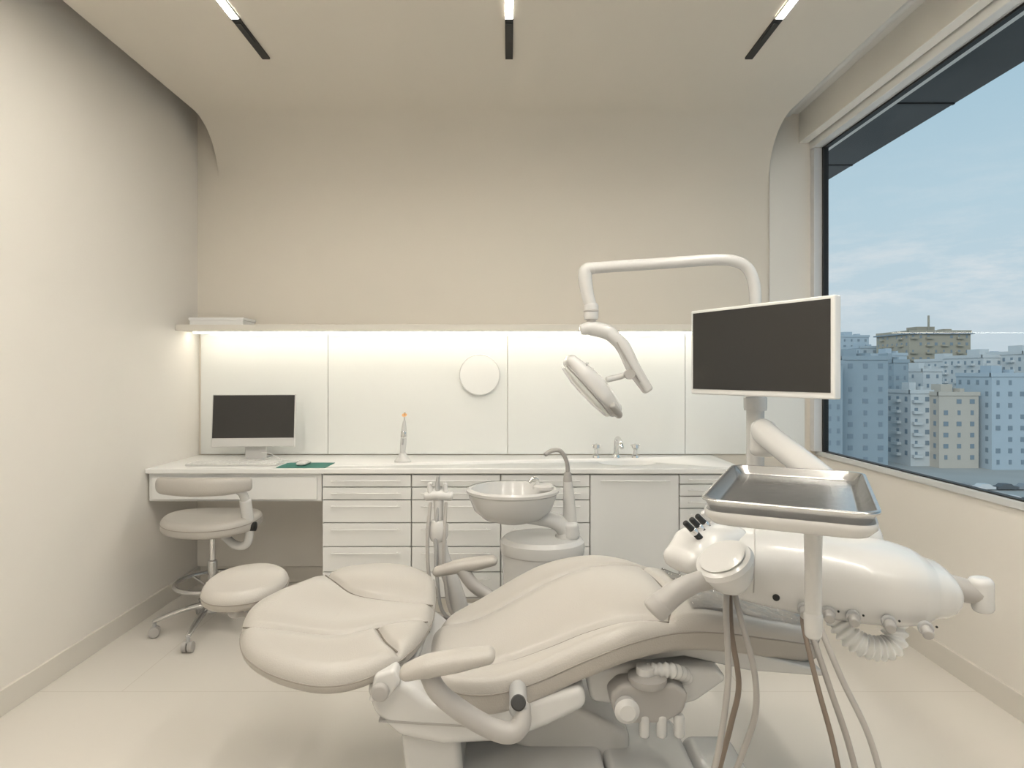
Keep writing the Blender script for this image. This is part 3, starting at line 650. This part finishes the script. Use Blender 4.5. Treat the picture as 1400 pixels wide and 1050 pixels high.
# tray
tr = empty('instrument_tray', (.515, 1.137, 1.04))
NL = Vector((.315, 1.02, 0)); NR = Vector((.525, .87, 0)); FL = Vector((.505, 1.40, 0)); FR = Vector((.72, 1.257, 0))
cen = (NL + NR + FL + FR) / 4
la = ((FL + FR) - (NL + NR)).normalized(); ang = math.atan2(la.y, la.x)
hl, hs = .212, .128
def rrect(hx, hy, r, n=8):
    out = []
    for cx_, cy_, a0 in ((hx - r, hy - r, 0), (-hx + r, hy - r, 90), (-hx + r, -hy + r, 180), (hx - r, -hy + r, 270)):
        for k in range(n + 1):
            a = math.radians(a0 + 90 * k / n); out.append((cx_ + r * math.cos(a), cy_ + r * math.sin(a)))
    return out
def rpan(name, layers, m, parent, xf):
    V = []; F = []; n = None
    for hx, hy, r, z in layers:
        R = rrect(hx, hy, r); n = len(R); V += [(x, y, z) for x, y in R]
    for i in range(len(layers) - 1):
        for j in range(n):
            k = (j + 1) % n; F.append((i * n + j, i * n + k, (i + 1) * n + k, (i + 1) * n + j))
    F.append(tuple(range(n))[::-1]); F.append(tuple((len(layers) - 1) * n + j for j in range(n)))
    o = mk(name, V, F, m, parent, True, xf)
    wn = o.modifiers.new('wn', 'WEIGHTED_NORMAL')
    return o
txf = Matrix.Translation((cen.x, cen.y, 1.035)) @ Matrix.Rotation(ang, 4, 'Z')
rpan('steel_pan', [(hl - .02, hs - .02, .02, -.012), (hl - .012, hs - .012, .025, -.008), (hl - .004, hs - .004, .03, .006), (hl, hs, .032, .008), (hl, hs, .032, .0125), (hl - .008, hs - .008, .03, .012), (hl - .020, hs - .020, .022, -.001), (hl - .030, hs - .030, .02, -.004)], M_steel, tr, txf)
rpan('tray_holder', [(hl - .03, hs - .03, .02, -.034), (hl - .014, hs - .014, .03, -.030), (hl - .003, hs - .003, .034, -.018), (hl - .003, hs - .003, .034, -.008), (hl - .007, hs - .007, .03, -.008), (hl - .012, hs - .012, .025, -.014)], M_plast, tr, txf)
box('holder_bracket', -.07, .09, -.05, .05, -.055, -.028, M_plast, tr, .01, xf=txf)
sweep('tray_post', [(.565, 1.155, .99), (.565, 1.155, .90), (.565, 1.155, .79)], [.017, .015, .015], M_plast, tr, ns=6)
sweep('tray_post_foot', [(.565, 1.155, .80), (.565, 1.155, .765)], [.017, .015], M_plast, tr, ns=3)
sweep('tray_post_link', [(.565, 1.155, .80), (.625, 1.28, .795), (.675, 1.385, .79)], .014, M_plast, tr, cap=.1)

# ------------------------------------------------------------------ city
GZ = -26
box('city_ground', 20, 900, -150, 900, GZ - 1, GZ, mat('city_ground', (0.48, 0.47, 0.45), 0.9, noise=.35, nscale=.03))
M_win = mat('building_windows', (0.22, 0.28, 0.33), 0.5)
def bmat(n, c): return mat(n, c, 0.9, noise=.06, nscale=.2)
BM = [bmat('facade_hazed_grey', (.31, .38, .43)), bmat('facade_white', (.58, .61, .62)), bmat('facade_beige', (.54, .50, .44)), bmat('facade_far_haze', (.44, .52, .58)), bmat('facade_ochre', (.40, .37, .30))]  # distance haze is mixed into the bluish facade colours
cnt = [0]
def building(x, y, w_, d_, top, mi, balc=False, fl=3.2, bay=3.2, mast=False):
    V = []; F = []; MI = []
    def bb(a, b_, c, d, e, f, k):
        s = len(V)
        V.extend([(a, c, e), (b_, c, e), (b_, d, e), (a, d, e), (a, c, f), (b_, c, f), (b_, d, f), (a, d, f)])
        for q in ((0, 1, 2, 3), (4, 5, 6, 7), (0, 1, 5, 4), (1, 2, 6, 5), (2, 3, 7, 6), (3, 0, 4, 7)):
            F.append(tuple(s + t for t in q)); MI.append(k)
    bb(x, x + w_, y, y + d_, GZ, top, 0)
    bb(x - .3, x + w_ + .3, y - .3, y + .4, top, top + 1.1, 0); bb(x - .3, x + .4, y, y + d_, top, top + 1.1, 0)
    bb(x + w_ * .3, x + w_ * .6, y + d_ * .3, y + d_ * .6, top, top + 3.2, 0)
    bb(x + w_ * .7, x + w_ * .82, y + d_ * .2, y + d_ * .4, top, top + 2.0, 0)
    if mast:
        bb(x + w_ * .45 - .3, x + w_ * .45 + .3, y + 5, y + 5.6, top, top + 8, 0)
        bb(x - 1, x + w_ + 1, y - 1, y + d_ + 1, top - .6, top, 1)
    nf = int((top - GZ) / fl)
    nb = max(2, int(w_ / bay)); nd = max(2, int(d_ / bay)); pw = w_ / nb; pd = d_ / nd
    for f in range(nf):
        z = top - (f + 1) * fl + .9
        for k in range(nb):
            if random.random() < .08: continue
            hw = random.choice((.11, .15, .18))
            bb(x + pw * (k + .5 - hw), x + pw * (k + .5 + hw), y - .12, y, z, z + fl * .40, 1)
            if balc and k % 2 == 0: bb(x + pw * (k + .1), x + pw * (k + .9), y - 1.2, y, z - .4, z + .4, 0)
        for k in range(nd):
            if random.random() < .08: continue
            bb(x - .12, x, y + pd * (k + .36), y + pd * (k + .64), z, z + fl * .40, 1)
            if balc and k % 2 == 1: bb(x - 1.2, x, y + pd * (k + .1), y + pd * (k + .9), z - .4, z + .4, 0)
    nm = 'apartment_building' + ('' if cnt[0] == 0 else '.%03d' % cnt[0]); cnt[0] += 1
    o = mk(nm, V, F, BM[mi], None, False); o.data.materials.append(M_win)
    for p, k in zip(o.data.polygons, MI): p.material_index = k
    return o
def B(px, w_px, ypx, D, mi, dep=18, balc=False, mast=False):
    k = D / 850.0
    building((px - 696) * k, D, w_px * k, dep, 1.25 + (510 - ypx) * k, mi, balc, mast=mast)
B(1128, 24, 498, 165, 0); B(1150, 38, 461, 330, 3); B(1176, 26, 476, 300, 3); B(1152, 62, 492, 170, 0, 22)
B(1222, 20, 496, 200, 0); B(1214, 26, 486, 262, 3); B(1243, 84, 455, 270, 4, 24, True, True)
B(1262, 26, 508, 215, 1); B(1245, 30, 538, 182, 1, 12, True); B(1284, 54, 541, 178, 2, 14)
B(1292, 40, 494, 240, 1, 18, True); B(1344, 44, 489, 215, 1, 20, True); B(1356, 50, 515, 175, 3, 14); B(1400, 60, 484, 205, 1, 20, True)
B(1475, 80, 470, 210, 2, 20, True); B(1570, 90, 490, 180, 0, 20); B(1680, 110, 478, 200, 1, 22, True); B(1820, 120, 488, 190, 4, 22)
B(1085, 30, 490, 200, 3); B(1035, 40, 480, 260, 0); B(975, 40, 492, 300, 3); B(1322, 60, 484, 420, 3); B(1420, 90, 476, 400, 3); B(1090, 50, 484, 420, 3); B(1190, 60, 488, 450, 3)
cars = empty('parked_cars', (90, 110, GZ))
mc = [mat('car_paint_white', (.7, .7, .7), .4), mat('car_paint_dark', (.12, .13, .14), .4), mat('car_paint_grey', (.3, .32, .34), .4)]
for i in range(60):
    cx_ = 70 + (i % 20) * 4.8 + random.random() * .3; cy_ = 116 + int(i / 20) * 14
    prism('car_%d' % i, [(0, .3), (0, .9), (.6, 1.0), (1.2, 1.5), (3.0, 1.5), (3.7, .95), (4.4, .85), (4.4, .3)], 0, 1.8, mc[(i * 7) % 3], cars, xf=Matrix.Translation((cx_, cy_, GZ)))
sl = bpy.data.lights.new('sun', 'SUN'); so = bpy.data.objects.new('sun', sl); scene.collection.objects.link(so)
sl.energy = 1.4; sl.angle = math.radians(40); sl.color = (1.0, .95, .89)
so.rotation_euler = Vector((.55, .72, -.42)).to_track_quat('-Z', 'Y').to_euler(); so.location = (-5, -5, 20)

# ------------------------------------------------------------------ world
wd = bpy.data.worlds.new('sky'); scene.world = wd; wd.use_nodes = True
nt = wd.node_tree; N = nt.nodes; L = nt.links; bg = N['Background']
tc = N.new('ShaderNodeTexCoord'); sx_ = N.new('ShaderNodeSeparateXYZ'); L.new(tc.outputs['Generated'], sx_.inputs[0])
cr = N.new('ShaderNodeValToRGB'); e = cr.color_ramp.elements
e[0].position = 0.0; e[0].color = (0.60, 0.66, 0.70, 1); e[1].position = 0.7; e[1].color = (0.28, 0.43, 0.54, 1)
k = cr.color_ramp.elements.new(0.10); k.color = (0.58, 0.68, 0.74, 1)
k = cr.color_ramp.elements.new(0.22); k.color = (0.52, 0.66, 0.74, 1)
k = cr.color_ramp.elements.new(0.42); k.color = (0.40, 0.57, 0.68, 1)
L.new(sx_.outputs['Z'], cr.inputs['Fac'])
mp = N.new('ShaderNodeMapping'); mp.inputs['Scale'].default_value = (5, 5, 22); L.new(tc.outputs['Generated'], mp.inputs[0])
nz = N.new('ShaderNodeTexNoise'); nz.inputs['Scale'].default_value = 1.6; nz.inputs['Detail'].default_value = 9; nz.inputs['Roughness'].default_value = .65; L.new(mp.outputs[0], nz.inputs['Vector'])
c2 = N.new('ShaderNodeValToRGB'); c2.color_ramp.elements[0].position = .47; c2.color_ramp.elements[1].position = .66
L.new(nz.outputs['Fac'], c2.inputs['Fac'])
c3 = N.new('ShaderNodeValToRGB'); q = c3.color_ramp.elements; q[0].position = 0.03; q[0].color = (0.1, 0.1, 0.1, 1); q[1].position = .32; q[1].color = (0, 0, 0, 1)
k = c3.color_ramp.elements.new(.12); k.color = (.9, .9, .9, 1); k = c3.color_ramp.elements.new(.20); k.color = (.25, .25, .25, 1)
L.new(sx_.outputs['Z'], c3.inputs['Fac'])
mm = N.new('ShaderNodeMath'); mm.operation = 'MULTIPLY'; L.new(c2.outputs['Color'], mm.inputs[0]); L.new(c3.outputs['Color'], mm.inputs[1])
mx = N.new('ShaderNodeMix'); mx.data_type = 'RGBA'; L.new(mm.outputs[0], mx.inputs['Factor']); L.new(cr.outputs['Color'], mx.inputs['A']); mx.inputs['B'].default_value = (.80, .80, .81, 1)
L.new(mx.outputs['Result'], bg.inputs['Color']); bg.inputs['Strength'].default_value = 1.0

# ------------------------------------------------------------------ camera
cam = bpy.data.cameras.new('camera'); co = bpy.data.objects.new('camera', cam); scene.collection.objects.link(co)
co.location = (0, 0, 1.25); co.rotation_euler = (math.radians(90), 0, 0)
cam.sensor_width = 36; cam.lens = 850 / 1400 * 36; cam.shift_x = 4 / 1400; cam.shift_y = -15 / 1400; cam.clip_start = 0.02; cam.clip_end = 2000
scene.camera = co
